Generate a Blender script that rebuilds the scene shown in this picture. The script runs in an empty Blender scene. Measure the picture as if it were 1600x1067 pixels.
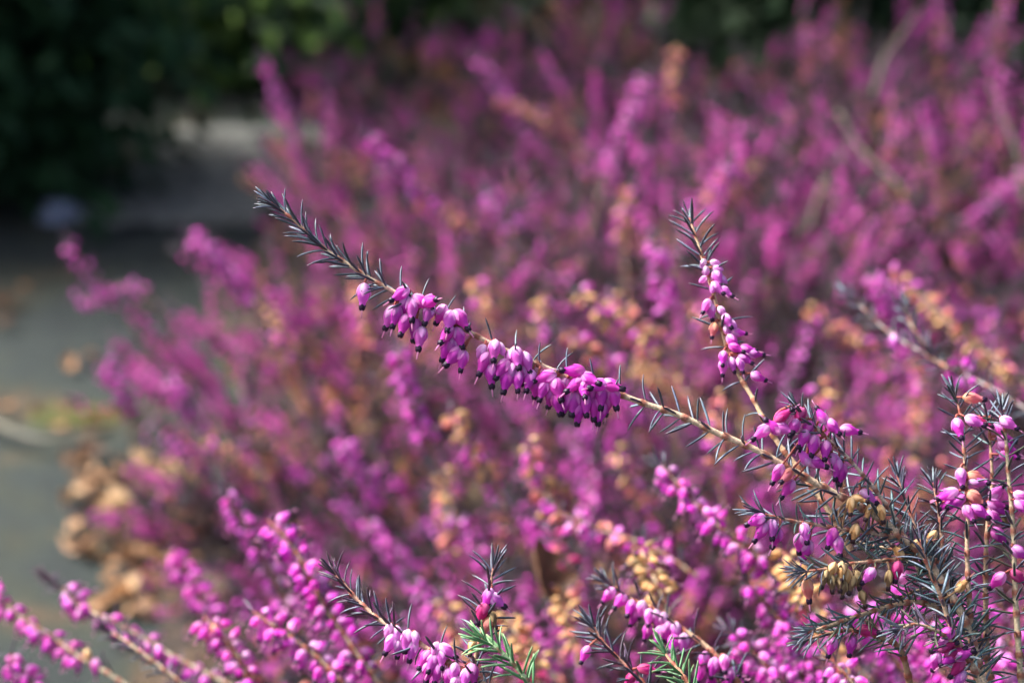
import bpy, math, random
import numpy as np
from mathutils import Vector, Matrix

random.seed(7)
rng = np.random.default_rng(7)
scene = bpy.context.scene
COL = scene.collection
R = math.radians

# ------------------------------------------------------------------ camera
CAM = np.array((0.0, 0.0, 0.75))
PITCH = R(20.0)
LENS, SENSOR = 50.0, 23.5
K = SENSOR / LENS
FWD = np.array((0, math.cos(PITCH), -math.sin(PITCH)))
RIGHT = np.array((1.0, 0, 0))
UP = np.array((0, math.sin(PITCH), math.cos(PITCH)))
FOCUS = 0.68

def at(px, py, d):
    """pixel of the 1600 px photograph at a distance d along the view axis -> world point"""
    return CAM + d * (FWD + (px - 800) / 1600 * K * RIGHT - (py - 533.5) / 1600 * K * UP)

def ground_at(px, py, z=0.0):
    v = FWD + (px - 800) / 1600 * K * RIGHT - (py - 533.5) / 1600 * K * UP
    return CAM + v * ((z - CAM[2]) / v[2])

def project(p):
    q = np.asarray(p) - CAM
    d = q @ FWD
    return 800 + (q @ RIGHT) / d / K * 1600, 533.5 - (q @ UP) / d / K * 1600, d

cd = bpy.data.cameras.new('camera')
cam = bpy.data.objects.new('camera', cd)
COL.objects.link(cam)
cam.location = CAM
cam.rotation_euler = (math.pi / 2 - PITCH, 0, 0)
cd.lens = LENS; cd.sensor_width = SENSOR
cd.clip_start = 0.02; cd.clip_end = 500
cd.dof.use_dof = True
cd.dof.focus_distance = FOCUS
cd.dof.aperture_fstop = 5.5
scene.camera = cam

# ------------------------------------------------------------------ materials
def new_mat(name):
    m = bpy.data.materials.new(name); m.use_nodes = True
    nt = m.node_tree; nt.nodes.clear()
    return m, nt, nt.nodes.new('ShaderNodeOutputMaterial')

def plant_mat(name, rough, spec, transl=0.0, noise_scale=900, noise_amt=0.25, objvar=0.0, coat=0.0):
    """plant tissue: own colour from the mesh's colour attribute, mottled by noise"""
    m, nt, out = new_mat(name)
    N, L = nt.nodes.new, nt.links.new
    a = N('ShaderNodeAttribute'); a.attribute_name = 'tissue'
    tc = N('ShaderNodeTexCoord')
    nz = N('ShaderNodeTexNoise'); nz.inputs['Scale'].default_value = noise_scale; nz.inputs['Detail'].default_value = 3
    L(tc.outputs['Object'], nz.inputs['Vector'])
    mr = N('ShaderNodeMapRange'); mr.inputs['From Min'].default_value = 0.3; mr.inputs['From Max'].default_value = 0.7
    mr.inputs['To Min'].default_value = 1 - noise_amt; mr.inputs['To Max'].default_value = 1 + noise_amt
    L(nz.outputs['Fac'], mr.inputs['Value'])
    hsv = N('ShaderNodeHueSaturation')
    L(a.outputs['Color'], hsv.inputs['Color'])
    if objvar:
        oi = N('ShaderNodeObjectInfo')
        v = N('ShaderNodeMapRange'); v.inputs['To Min'].default_value = 1 - objvar; v.inputs['To Max'].default_value = 1 + objvar * .6
        L(oi.outputs['Random'], v.inputs['Value'])
        mu = N('ShaderNodeMath'); mu.operation = 'MULTIPLY'
        L(v.outputs[0], mu.inputs[0]); L(mr.outputs[0], mu.inputs[1]); L(mu.outputs[0], hsv.inputs['Value'])
        h = N('ShaderNodeMapRange'); h.inputs['To Min'].default_value = 0.488; h.inputs['To Max'].default_value = 0.515
        wn = N('ShaderNodeTexWhiteNoise'); wn.noise_dimensions = '1D'
        L(oi.outputs['Random'], wn.inputs['W']); L(wn.outputs['Value'], h.inputs['Value']); L(h.outputs[0], hsv.inputs['Hue'])
    else:
        L(mr.outputs[0], hsv.inputs['Value'])
    b = N('ShaderNodeBsdfPrincipled')
    L(hsv.outputs['Color'], b.inputs['Base Color'])
    b.inputs['Roughness'].default_value = rough
    b.inputs['Specular IOR Level'].default_value = spec
    bp = N('ShaderNodeBump'); bp.inputs['Strength'].default_value = 0.25; bp.inputs['Distance'].default_value = 0.0002
    L(nz.outputs['Fac'], bp.inputs['Height']); L(bp.outputs[0], b.inputs['Normal'])
    if transl:
        t = N('ShaderNodeBsdfTranslucent'); L(hsv.outputs['Color'], t.inputs['Color'])
        mx = N('ShaderNodeMixShader'); mx.inputs[0].default_value = transl
        L(b.outputs[0], mx.inputs[1]); L(t.outputs[0], mx.inputs[2]); L(mx.outputs[0], out.inputs['Surface'])
    else:
        L(b.outputs[0], out.inputs['Surface'])
    return m

M_PETAL = plant_mat('petal', 0.46, 0.32, 0.44, 1100, 0.16, objvar=0.14)
M_LEAF = plant_mat('needle_leaf', 0.42, 0.42, 0.0, 700, 0.3)
M_STEM = plant_mat('stem_bark', 0.62, 0.3, 0.0, 1500, 0.35)
M_DARK = plant_mat('anther', 0.45, 0.4, 0.0, 2500, 0.4)
M_DRY = plant_mat('dry_tissue', 0.6, 0.3, 0.22, 1200, 0.25)
M_SHRUB = plant_mat('shrub_leaf', 0.62, 0.18, 0.15, 30, 0.35)
M_BARK = plant_mat('bark', 0.8, 0.2, 0.0, 60, 0.4)

def ground_mat(name, stops, scale, rough=0.9, bump=0.4, fine=300, dist=0.004):
    m, nt, out = new_mat(name)
    N, L = nt.nodes.new, nt.links.new
    tc = N('ShaderNodeTexCoord')
    n1 = N('ShaderNodeTexNoise'); n1.inputs['Scale'].default_value = scale; n1.inputs['Detail'].default_value = 8; n1.inputs['Roughness'].default_value = .65
    n2 = N('ShaderNodeTexVoronoi'); n2.inputs['Scale'].default_value = fine
    L(tc.outputs['Object'], n1.inputs['Vector']); L(tc.outputs['Object'], n2.inputs['Vector'])
    cr = N('ShaderNodeValToRGB')
    el = cr.color_ramp.elements
    while len(el) > len(stops): el.remove(el[-1])
    while len(el) < len(stops): el.new(0.5)
    for e, (p, c) in zip(el, stops): e.position = p; e.color = (*c, 1)
    L(n1.outputs['Fac'], cr.inputs[0])
    mx = N('ShaderNodeMix'); mx.data_type = 'RGBA'; mx.blend_type = 'OVERLAY'; mx.inputs[0].default_value = .6
    bw = N('ShaderNodeRGBToBW'); L(n2.outputs['Color'], bw.inputs[0])
    L(cr.outputs[0], mx.inputs[6]); L(bw.outputs[0], mx.inputs[7])
    hs = N('ShaderNodeHueSaturation'); hs.inputs['Saturation'].default_value = 1.0
    L(mx.outputs[2], hs.inputs['Color'])
    b = N('ShaderNodeBsdfPrincipled'); b.inputs['Roughness'].default_value = rough
    L(hs.outputs[0], b.inputs['Base Color'])
    bp = N('ShaderNodeBump'); bp.inputs['Strength'].default_value = bump; bp.inputs['Distance'].default_value = dist
    L(n2.outputs['Distance'], bp.inputs['Height']); L(bp.outputs[0], b.inputs['Normal'])
    L(b.outputs[0], out.inputs['Surface'])
    return m

M_PATH = ground_mat('worn_asphalt', [(.34, (.006, .011, .012)), (.46, (.014, .022, .020)), (.56, (.022, .028, .018)), (.64, (.060, .038, .020))], 6)
M_SOIL = ground_mat('soil_litter', [(.3, (.018, .014, .012)), (.5, (.05, .034, .024)), (.7, (.13, .08, .045))], 25, fine=160)
M_EARTH = ground_mat('garden_earth', [(.3, (.02, .02, .014)), (.6, (.045, .05, .03)), (.75, (.07, .06, .04))], 3, fine=60)
M_MOSS = ground_mat('moss', [(.3, (.03, .04, .006)), (.6, (.075, .078, .010)), (.75, (.10, .08, .014))], 40, fine=500)
M_STONE = ground_mat('pale_stone', [(.3, (.22, .25, .32)), (.7, (.34, .38, .46))], 20, fine=200)

# ------------------------------------------------------------------ mesh builder
class MB:
    def __init__(s): s.v = []; s.q = []; s.t = []; s.c = []; s.mq = []; s.mt = []; s.n = 0
    def add(s, V, Q, T, C, mi=0):
        V = np.asarray(V, float)
        s.v.append(V); s.c.append(np.asarray(C, float))
        if Q is not None and len(Q): s.q.append(np.asarray(Q) + s.n); s.mq.append(np.full(len(Q), mi))
        if T is not None and len(T): s.t.append(np.asarray(T) + s.n); s.mt.append(np.full(len(T), mi))
        s.n += len(V)
    def add_mb(s, V, Q, T, C, MQ, MT):
        s.v.append(V); s.c.append(C)
        if len(Q): s.q.append(Q + s.n); s.mq.append(MQ)
        if len(T): s.t.append(T + s.n); s.mt.append(MT)
        s.n += len(V)
    def arrays(s):
        V = np.concatenate(s.v); C = np.concatenate(s.c)
        Q = np.concatenate(s.q) if s.q else np.zeros((0, 4), int)
        T = np.concatenate(s.t) if s.t else np.zeros((0, 3), int)
        MQ = np.concatenate(s.mq) if s.mq else np.zeros(0, int)
        MT = np.concatenate(s.mt) if s.mt else np.zeros(0, int)
        return V, Q, T, C, MQ, MT
    def mesh(s, name, mats, smooth=True):
        V, Q, T, C, MQ, MT = s.arrays()
        me = bpy.data.meshes.new(name)
        me.vertices.add(len(V)); me.vertices.foreach_set('co', V.astype(np.float32).ravel())
        loops = np.concatenate([Q.ravel(), T.ravel()]).astype(np.int32)
        me.loops.add(len(loops)); me.loops.foreach_set('vertex_index', loops)
        tot = np.concatenate([np.full(len(Q), 4), np.full(len(T), 3)]).astype(np.int32)
        st = np.concatenate([[0], np.cumsum(tot)[:-1]]).astype(np.int32)
        me.polygons.add(len(tot))
        me.polygons.foreach_set('loop_start', st)
        me.polygons.foreach_set('material_index', np.concatenate([MQ, MT]).astype(np.int32))
        me.polygons.foreach_set('use_smooth', np.full(len(tot), smooth))
        a = me.attributes.new('tissue', 'FLOAT_COLOR', 'POINT')
        rgba = np.ones((len(V), 4), np.float32); rgba[:, :3] = C
        a.data.foreach_set('color', rgba.ravel())
        for m in (mats if isinstance(mats, (list, tuple)) else [mats]): me.materials.append(m)
        me.update(calc_edges=True)
        return me

def obj(name, me, parent=None, loc=None):
    o = bpy.data.objects.new(name, me); COL.objects.link(o)
    if parent is not None: o.parent = parent
    if loc is not None: o.location = loc
    return o

def tag(o, label=None, cat=None, group=None, kind=None):
    if label: o['label'] = label
    if cat: o['category'] = cat
    if group: o['group'] = group
    if kind: o['kind'] = kind
    return o

def nrm(v):
    v = np.asarray(v, float); return v / max(np.linalg.norm(v), 1e-12)

def frame(z, hint):
    z = nrm(z); x = np.asarray(hint, float); x = x - z * (x @ z)
    if np.linalg.norm(x) < 1e-6: x = np.cross(z, (0.3, 0.5, 0.8))
    x = nrm(x); y = np.cross(z, x)
    return np.stack([x, y, z], 1)

def ring_quads(rows, seg):
    i = np.arange(rows - 1)[:, None] * seg; j = np.arange(seg)[None]; k = (j + 1) % seg
    return np.stack([i + j, i + k, i + seg + k, i + seg + j], -1).reshape(-1, 4)

def tube(P, rad, seg, cols):
    P = np.asarray(P, float); n = len(P)
    T = np.gradient(P, axis=0); T /= np.linalg.norm(T, axis=1)[:, None] + 1e-12
    x = frame(T[0], (0.31, 0.87, 0.2))[:, 0]
    V = np.zeros((n, seg, 3)); an = np.arange(seg) * 2 * math.pi / seg
    for i in range(n):
        x = nrm(x - T[i] * (x @ T[i])); y = np.cross(T[i], x)
        V[i] = P[i] + rad[i] * (np.cos(an)[:, None] * x + np.sin(an)[:, None] * y)
    V = V.reshape(-1, 3)
    C = np.repeat(np.asarray(cols, float).reshape(-1, 3), seg, 0) if np.ndim(cols) > 1 else np.tile(cols, (len(V), 1))
    Q = ring_quads(n, seg)
    V = np.concatenate([V, [P[0], P[-1]]]); C = np.concatenate([C, C[:1], C[-1:]])
    j = np.arange(seg); k = (j + 1) % seg
    Tt = np.concatenate([np.stack([k, j, np.full(seg, len(V) - 2)], 1),
                         np.stack([(n - 1) * seg + j, (n - 1) * seg + k, np.full(seg, len(V) - 1)], 1)])
    return V, Q, Tt, C

def spline(pts, n):
    """Catmull-Rom through pts, resampled evenly"""
    P = np.asarray(pts, float)
    P = np.concatenate([[2 * P[0] - P[1]], P, [2 * P[-1] - P[-2]]])
    out = []
    for i in range(1, len(P) - 2):
        t = np.linspace(0, 1, 24, endpoint=False)[:, None]
        a, b, c, d = P[i - 1:i + 3]
        out.append(.5 * ((2 * b) + (c - a) * t + (2 * a - 5 * b + 4 * c - d) * t * t + (3 * b - a - 3 * c + d) * t ** 3))
    out = np.concatenate(out + [P[-2:-1]])
    s = np.concatenate([[0], np.cumsum(np.linalg.norm(np.diff(out, axis=0), axis=1))])
    u = np.linspace(0, s[-1], n)
    return np.stack([np.interp(u, s, out[:, k]) for k in range(3)], 1), s[-1]

# ------------------------------------------------------------------ needle leaf templates (+z long, bends to -x; unit length)
def needle_template(seg, rows, width, bend, top, under, tip):
    ts = np.linspace(0, 1, rows)
    prof = np.interp(ts, [0, .06, .2, .6, .88, 1], [.5, .8, .97, 1, .9, .42])
    an = np.arange(seg) * 2 * math.pi / seg
    V = []; C = []
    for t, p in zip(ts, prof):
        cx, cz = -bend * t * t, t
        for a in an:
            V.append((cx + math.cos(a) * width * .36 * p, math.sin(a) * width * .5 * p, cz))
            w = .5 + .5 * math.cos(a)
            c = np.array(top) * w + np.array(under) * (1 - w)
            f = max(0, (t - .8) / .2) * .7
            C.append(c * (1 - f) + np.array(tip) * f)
    Q = ring_quads(rows, seg)
    n = len(V); V.append((-bend, 0, 1.012)); C.append(tip)
    j = np.arange(seg); k = (j + 1) % seg
    T = np.stack([(rows - 1) * seg + j, (rows - 1) * seg + k, np.full(seg, n)], 1)
    return np.array(V), Q, T, np.array(C)

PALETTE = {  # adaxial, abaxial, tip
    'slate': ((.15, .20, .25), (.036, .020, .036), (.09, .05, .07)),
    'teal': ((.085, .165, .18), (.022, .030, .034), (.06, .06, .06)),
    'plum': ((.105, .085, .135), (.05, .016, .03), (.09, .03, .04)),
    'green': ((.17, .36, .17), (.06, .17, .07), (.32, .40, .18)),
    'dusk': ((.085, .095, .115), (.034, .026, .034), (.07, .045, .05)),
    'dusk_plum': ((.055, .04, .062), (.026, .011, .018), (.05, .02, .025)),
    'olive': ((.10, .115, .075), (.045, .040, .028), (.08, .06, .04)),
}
NEEDLES = {}
for kname, (a, b, c) in PALETTE.items():
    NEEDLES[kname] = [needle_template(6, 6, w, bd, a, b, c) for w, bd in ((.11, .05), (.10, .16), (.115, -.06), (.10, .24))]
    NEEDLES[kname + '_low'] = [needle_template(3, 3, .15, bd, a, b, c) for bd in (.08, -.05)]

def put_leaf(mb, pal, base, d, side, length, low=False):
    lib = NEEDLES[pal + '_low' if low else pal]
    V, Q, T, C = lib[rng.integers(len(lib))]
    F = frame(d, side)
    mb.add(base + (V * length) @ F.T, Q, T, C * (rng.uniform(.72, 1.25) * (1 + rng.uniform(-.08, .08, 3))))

# ------------------------------------------------------------------ flower templates (unit length, +z = mouth)
PZ = [0, .03, .10, .24, .42, .58, .74, .88, .97, 1.0]
PR = [.02, .10, .19, .265, .30, .29, .235, .165, .14, .15]

def bell_arrays(seg, rows, c0, c1, wr=1.0, squeeze=1.0, wrinkle=0.0, closed=False, seed=0):
    r_ = np.random.default_rng(seed)
    zs = np.linspace(0, 1, rows) ** .9
    pr = np.interp(zs, PZ, PR) * wr
    if closed: pr = np.interp(zs, [0, .05, .25, .5, .75, .93, 1], [.02, .13, .25, .28, .22, .1, .015]) * wr
    an = np.arange(seg) * 2 * math.pi / seg
    V = np.zeros((rows, seg, 3)); C = np.zeros((rows, seg, 3))
    for i, z in enumerate(zs):
        lob = 1 + .06 * np.cos(4 * an) * math.sin(math.pi * z) + wrinkle * r_.uniform(-1, 1, seg)
        V[i, :, 0] = pr[i] * lob * np.cos(an); V[i, :, 1] = pr[i] * lob * np.sin(an)
        V[i, :, 2] = z * squeeze + (.045 * np.cos(4 * an) if z > .93 and not closed else 0)
        f = min(1, max(0, (z - .0) / .55))
        C[i] = np.array(c0) * (1 - f) + np.array(c1) * f
    return V.reshape(-1, 3), ring_quads(rows, seg), None, C.reshape(-1, 3)

def calyx_arrays(c0, c1, wr=1.0, span=.66, flare=.0, nu=5, nv=6, n=4, phase=math.pi / 4):
    Vs, Qs, Cs, k = [], [], [], 0
    for s in range(n):
        ac = phase + s * 2 * math.pi / n
        for i in range(nv):
            v = i / (nv - 1); z = .01 + span * v
            hw = .72 * math.sin(math.pi * (.18 + .80 * v)) ** .8 * (1 - .35 * v)
            r = np.interp(z, PZ, PR) * wr * 1.05 + .012 + flare * v * v
            for j in range(nu):
                u = j / (nu - 1) * 2 - 1
                a = ac + u * hw
                rr = r * (1 - .03 * u * u)
                Vs.append((rr * math.cos(a), rr * math.sin(a), z))
                f = v ** .8
                ridge = 1 + .16 * (1 - abs(u)) - .10 * abs(u)
                Cs.append((np.array(c0) * (1 - f) + np.array(c1) * f) * ridge)
        for i in range(nv - 1):
            for j in range(nu - 1):
                a = k + i * nu + j
                Qs.append((a, a + 1, a + nu + 1, a + nu))
        k = len(Vs)
    return np.array(Vs), np.array(Qs), None, np.array(Cs)

def anther_arrays(col, seg=16, r=.12, z0=.93, z1=1.24):
    an = np.arange(seg) * 2 * math.pi / seg
    zs = np.linspace(z0, z1, 5); V = []
    for i, z in enumerate(zs):
        rr = r * (.85, 1.08, 1.12, 1.02, .55)[i]
        lob = 1 + .16 * np.cos(8 * an)
        zz = z + (.035 * np.cos(8 * an) if i >= 3 else 0)
        V.append(np.stack([rr * lob * np.cos(an), rr * lob * np.sin(an), zz + 0 * an], 1))
    V = np.concatenate(V)
    n = len(V); V = np.concatenate([V, [(0, 0, z1 - .03)]])
    j = np.arange(seg); T = np.stack([4 * seg + j, 4 * seg + (j + 1) % seg, np.full(seg, n)], 1)
    return V, ring_quads(5, seg), T, np.tile(col, (n + 1, 1))

def style_arrays(col, z1=1.6):
    P = [(0, 0, 1.1), (.01, 0, 1.25), (.012, .004, 1.4), (.014, .006, z1)]
    return tube(P, [.034, .034, .036, .03], 6, np.array(col))

FLOWER = {}   # kind -> dict of sub-part meshes
def mk(name, arr, m):
    b = MB(); b.add(*arr); return b.mesh(name, m)
PINK0, PINK1 = (.84, .22, .66), (.74, .060, .56)
KINDS = {
    'bell':   dict(c0=(.88, .34, .76), c1=(.83, .072, .65), s0=(.95, .58, .89), s1=(.92, .23, .77), wr=1.0),
    'bell_deep': dict(c0=(.82, .16, .64), c1=(.74, .046, .60), s0=(.88, .28, .72), s1=(.82, .11, .62), wr=1.0),
    'bell_light': dict(c0=(.90, .48, .84), c1=(.87, .17, .74), s0=(.96, .74, .92), s1=(.93, .36, .85), wr=1.0),
    'red':    dict(c0=(.78, .10, .34), c1=(.66, .03, .25), s0=(.82, .20, .42), s1=(.72, .06, .32), wr=.92),
    'bud':    dict(c0=(.92, .64, .86), c1=(.88, .30, .78), s0=(.95, .78, .92), s1=(.90, .44, .84), wr=.98, closed=True),
    'dry':    dict(c0=(.76, .50, .24), c1=(.68, .36, .14), s0=(.84, .62, .34), s1=(.78, .48, .22), wr=.86, wrinkle=.16, dry=True),
    'dry_brown': dict(c0=(.40, .26, .12), c1=(.26, .15, .08), s0=(.55, .40, .20), s1=(.42, .28, .13), wr=.8, wrinkle=.2, dry=True),
    'fading': dict(c0=(.88, .46, .24), c1=(.82, .24, .28), s0=(.90, .54, .30), s1=(.88, .36, .34), wr=.98, wrinkle=.02),
}
for kn, d in KINDS.items():
    mat = M_DRY if d.get('dry') else M_PETAL
    closed = d.get('closed', False)
    FLOWER[kn] = dict(
        corolla=mk('corolla', bell_arrays(16, 12, d['c0'], d['c1'], d['wr'], wrinkle=d.get('wrinkle', 0), closed=closed, seed=3), mat),
        calyx=mk('calyx', calyx_arrays(d['s0'], d['s1'], d['wr'] * (.95 if closed else 1), span=.62 if not d.get('dry') else .74, flare=.07 if d.get('dry') else .035), mat),
        anthers=None if closed else mk('anther_ring', anther_arrays((.028, .008, .035) if not d.get('dry') else (.05, .02, .025)), M_DARK),
        style=None if closed or kn == 'dry_brown' else mk('style', style_arrays((.85, .40, .66) if not d.get('dry') else (.5, .25, .2)), M_PETAL))

# low-detail flowers for sprigs far out of focus
def low_flower(kn):
    d = KINDS[kn]; closed = d.get('closed', False)
    seg, rows = 6, 5
    zs = np.array([0, .18, .5, .8, 1.0]); pr = np.array([.05, .24, .31, .22, .12]) * d['wr']
    an = np.arange(seg) * 2 * math.pi / seg
    V = np.stack([(pr[:, None] * np.cos(an)), (pr[:, None] * np.sin(an)), np.repeat(zs[:, None], seg, 1)], -1).reshape(-1, 3)
    f = np.repeat(np.clip(zs / .7, 0, 1)[:, None], seg, 1).reshape(-1, 1)
    C = (np.array(d['s1']) * .7 + np.array(d['s0']) * .3) * (1 - f) + (np.array(d['c1']) * .88 + np.array(d['s1']) * .12) * f
    n = len(V)
    V = np.concatenate([V, [(0, 0, 1.02)]]); C = np.concatenate([C, C[-1:]])
    j = np.arange(seg)
    T = np.stack([(rows - 1) * seg + j, (rows - 1) * seg + (j + 1) % seg, np.full(seg, n)], 1)
    A = None
    if not closed:
        a4 = np.arange(4) * math.pi / 2
        Av = np.concatenate([np.stack([.12 * np.cos(a4), .12 * np.sin(a4), 0 * a4 + .96], 1), np.stack([.09 * np.cos(a4), .09 * np.sin(a4), 0 * a4 + 1.22], 1)])
        A = (Av, np.concatenate([ring_quads(2, 4), [[4, 5, 6, 7]]]), None, np.tile((.035, .01, .04), (8, 1)))
    return (V, ring_quads(rows, seg), T, C), A
LOWFL = {k: low_flower(k) for k in KINDS}

# ------------------------------------------------------------------ hero sprigs, drawn from the photograph
STRAW = np.array((.50, .37, .24)); PALE = np.array((.66, .54, .40)); NODE = np.array((.26, .055, .035)); BROWN = np.array((.22, .12, .07))
TIPRED = np.array((.34, .07, .06))
DOWN = np.array((0, 0, -1.0))

def build_stem(P, length, r0, r1, parent, base, nodes_mm=6.5, tint=STRAW, red_tip=.12):
    n = len(P)
    u = np.linspace(0, 1, n)                       # 0 tip, 1 base
    rad = r0 + (r1 - r0) * u ** .8
    ph = (u * length / (nodes_mm / 1000)) % 1.0
    nd = np.clip(1.5 - np.minimum(ph, 1 - ph) * 6.0, 0, 1)
    rad = rad * (1 + .30 * nd)
    cols = tint * (1.15 - .95 * nd[:, None]) + NODE * (.85 * nd[:, None])
    w = np.clip(1 - u / max(red_tip, 1e-3), 0, 1)[:, None] * .7
    cols = cols * (1 - w) + TIPRED * w
    cols = cols * (1 + rng.uniform(-.12, .12, (n, 1)))
    b = MB(); b.add(*tube(P - base, rad, 8, cols))
    return obj('stem', b.mesh('stem', M_STEM), parent), rad

def stem_at(P, u):
    x = np.clip(u, 0, 1) * (len(P) - 1); i = min(int(x), len(P) - 2); f = x - i
    return P[i] * (1 - f) + P[i + 1] * f, nrm(P[i] - P[i + 1])      # point, tangent to the tip

def leaf_whorls(mb, P, length, base, u0, u1, spacing, ang, ln, pal, per=4, prob=1.0, up_only=False, jit=1.0, rad=.0008):
    u = u0; k = rng.uniform(0, 6)
    while u < u1:
        p, t = stem_at(P, u)
        F = frame(t, UP)
        f = (u - u0) / max(u1 - u0, 1e-6)
        a0 = ang[0] + (ang[1] - ang[0]) * f
        l0 = ln[0] + (ln[1] - ln[0]) * f
        k += .785
        for j in range(per):
            if rng.random() > prob: continue
            phi = k + j * 2 * math.pi / per + rng.normal(0, .18) * jit
            nn = math.cos(phi) * F[:, 0] + math.sin(phi) * F[:, 1]
            if up_only and nn @ UP < .25: continue
            a = R(a0 + rng.normal(0, 9) * jit)
            pp = p + t * rng.normal(0, .0006)
            d = math.cos(a) * t + math.sin(a) * nn
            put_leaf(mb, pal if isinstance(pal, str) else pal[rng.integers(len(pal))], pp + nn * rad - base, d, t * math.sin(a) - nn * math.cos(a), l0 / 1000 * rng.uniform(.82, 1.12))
        u += spacing / 1000 / length * rng.uniform(.85, 1.15)

def joined_flower(kn):
    d = KINDS[kn]; mat = M_DRY if d.get('dry') else M_PETAL; closed = d.get('closed', False)
    b = MB()
    b.add(*bell_arrays(12, 8, d['c0'], d['c1'], d['wr'], wrinkle=d.get('wrinkle', 0), closed=closed, seed=5), 0)
    b.add(*calyx_arrays(d['s0'], d['s1'], d['wr'] * (.95 if closed else 1), span=.62, nu=4, nv=5), 0)
    if not closed: b.add(*anther_arrays((.028, .008, .035)), 1); b.add(*style_arrays((.85, .40, .66)), 0)
    b.add(*tube([(0, 0, .02), (.02, 0, -.12), (.01, 0, -.3)], [.06] * 3, 4, np.array((.34, .09, .07))), 0)
    return b.mesh('flower', [mat, M_DARK])
WHOLE = {k: joined_flower(k) for k in KINDS}

def add_blurred_flower(parent, base, kind, root, d, size):
    f = obj('flower', WHOLE[kind], parent)
    F = frame(d, rng.normal(0, 1, 3)) * size
    f.matrix_local = Matrix(np.vstack([np.hstack([F, (root - base)[:, None]]), [[0, 0, 0, 1]]]).tolist())

def add_flower(parent, base, kind, root, attach, d, size, twist=None):
    """one bell: corolla with its calyx, anther ring, style and stalk as sub-parts. root = where the corolla starts, attach = on the stem"""
    g = FLOWER[kind]
    f = obj('flower', g['corolla'], parent)
    F = frame(d, rng.normal(0, 1, 3))
    M = Matrix(np.vstack([np.hstack([F * size * np.array((rng.uniform(.92, 1.08), rng.uniform(.92, 1.08), 1)), (root - base)[:, None]]), [[0, 0, 0, 1]]]).tolist())
    f.matrix_local = M
    for nm, me in (('calyx', g['calyx']), ('anther_ring', g['anthers']), ('style', g['style'])):
        if me is not None:
            if nm == 'style' and rng.random() < .2: continue
            obj(nm, me, f)
    inv = np.linalg.inv(F * size)
    mid = (attach + root) / 2 + nrm(root - attach) * 0 - d * np.linalg.norm(root - attach) * .22
    Pp, _ = spline([attach, mid, root + d * size * .02], 7)
    b = MB(); b.add(*tube((Pp - root) @ inv.T, [.0004 / size] * 7, 5, np.array((.34, .09, .07)) if kind not in ('dry', 'dry_brown') else np.array((.3, .18, .1))))
    obj('stalk', b.mesh('stalk', M_STEM), f)
    return f

HERO_GROUP = 'heath sprigs close to the lens'

def hero(label, pts, ds, r=(.35, .95), leaves=(), bells=(), auto=(), tint=STRAW, red_tip=.1, nodes=6.5, size=6.0, cat='heath sprig', name='heath_sprig', group=None):
    """pts: photo pixels tip -> base; ds: distance at tip and base; leaves: tuples for leaf_whorls; bells: (cx,cy,tx,ty,kind[,front]); auto: (u0,u1,n,kinds,droop)"""
    n = len(pts)
    if .765 < ds[0] < 1.04: ds = tuple(FOCUS + (v - FOCUS) * 1.6 for v in ds)
    W = [at(x, y, ds[0] + (ds[1] - ds[0]) * i / (n - 1)) for i, (x, y) in enumerate(pts)]
    # the cut end keeps running down into the bush
    P, length = spline(W, max(60, n * 34))
    base = P[-1].copy()
    e = bpy.data.objects.new(name, None); COL.objects.link(e); e.location = base; e.empty_display_size = .01
    tag(e, label, cat, group or HERO_GROUP)
    if auto and tint is STRAW: tint = np.array((.26, .18, .12))
    st, rad = build_stem(P, length, r[0] / 1000, r[1] / 1000, e, base, nodes, tint, red_tip)
    if leaves:
        mb = MB()
        for l in leaves:
            l = dict(l)
            if pts[0][0] > 1150 and pts[0][1] > 580: l['ln'] = tuple(v * .86 for v in l['ln'])
            l['rad'] = rad[int(min(.999, l['u0']) * len(rad))] * .8
            leaf_whorls(mb, P, length, base, **l)
        if mb.n: obj('foliage', mb.mesh('foliage', M_LEAF), e)
    for bl in bells:
        cx, cy, tx, ty, kind = bl[:5]
        front = bl[5] if len(bl) > 5 else rng.uniform(-.35, .5)
        dd = ds[0] + (ds[1] - ds[0]) * .4
        q = np.linalg.norm(P - at(cx, cy, dd), axis=1); i = int(q.argmin())
        dep = (P[i] - CAM) @ FWD
        c = at(cx, cy, dep - .0015 - .003 * front)
        v = at(tx, ty, dep) - at(cx, cy, dep)
        d = nrm(nrm(v) * math.sqrt(max(.05, 1 - min(.9, abs(front)) ** 2)) - FWD * front)
        s = size / 1000 * rng.uniform(.92, 1.08) * {'bud': .8, 'dry': .84, 'dry_brown': .84}.get(kind, 1)
        root = c - d * s * .5
        q = np.linalg.norm(P - (root - d * .001), axis=1); i = int(q.argmin())
        i = max(0, min(len(P) - 1, i + rng.integers(-2, 3)))
        add_flower(e, base, kind, root, P[i], d, s)
    for (u0, u1, cnt, kinds, droop) in auto:
        cnt = min(98, int(cnt * 1.25))
        for k in range(cnt):
            if math.sin(k * .55 + cnt + 2 * math.sin(k * .21)) < -.7 and rng.random() < .5: continue
            u = u0 + (u1 - u0) * np.clip((k + rng.uniform(0, 1)) / cnt + .025 * math.sin(k * .9 + cnt), 0, 1)
            p, t = stem_at(P, u)
            F = frame(t, UP); phi = k * 2.4 + rng.normal(0, .4)
            nn = math.cos(phi) * F[:, 0] + math.sin(phi) * F[:, 1]
            d = nrm(nn * .75 + DOWN * droop + t * rng.uniform(-.1, .35) + rng.normal(0, .15, 3))
            s = size / 1000 * rng.uniform(.64, .98)
            root = p + nn * .0014 + d * .00086
            kn = kinds[rng.integers(len(kinds))]
            add_blurred_flower(e, base, kn, root, d, s * (.8 if kn == 'bud' else 1))
    return e

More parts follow.
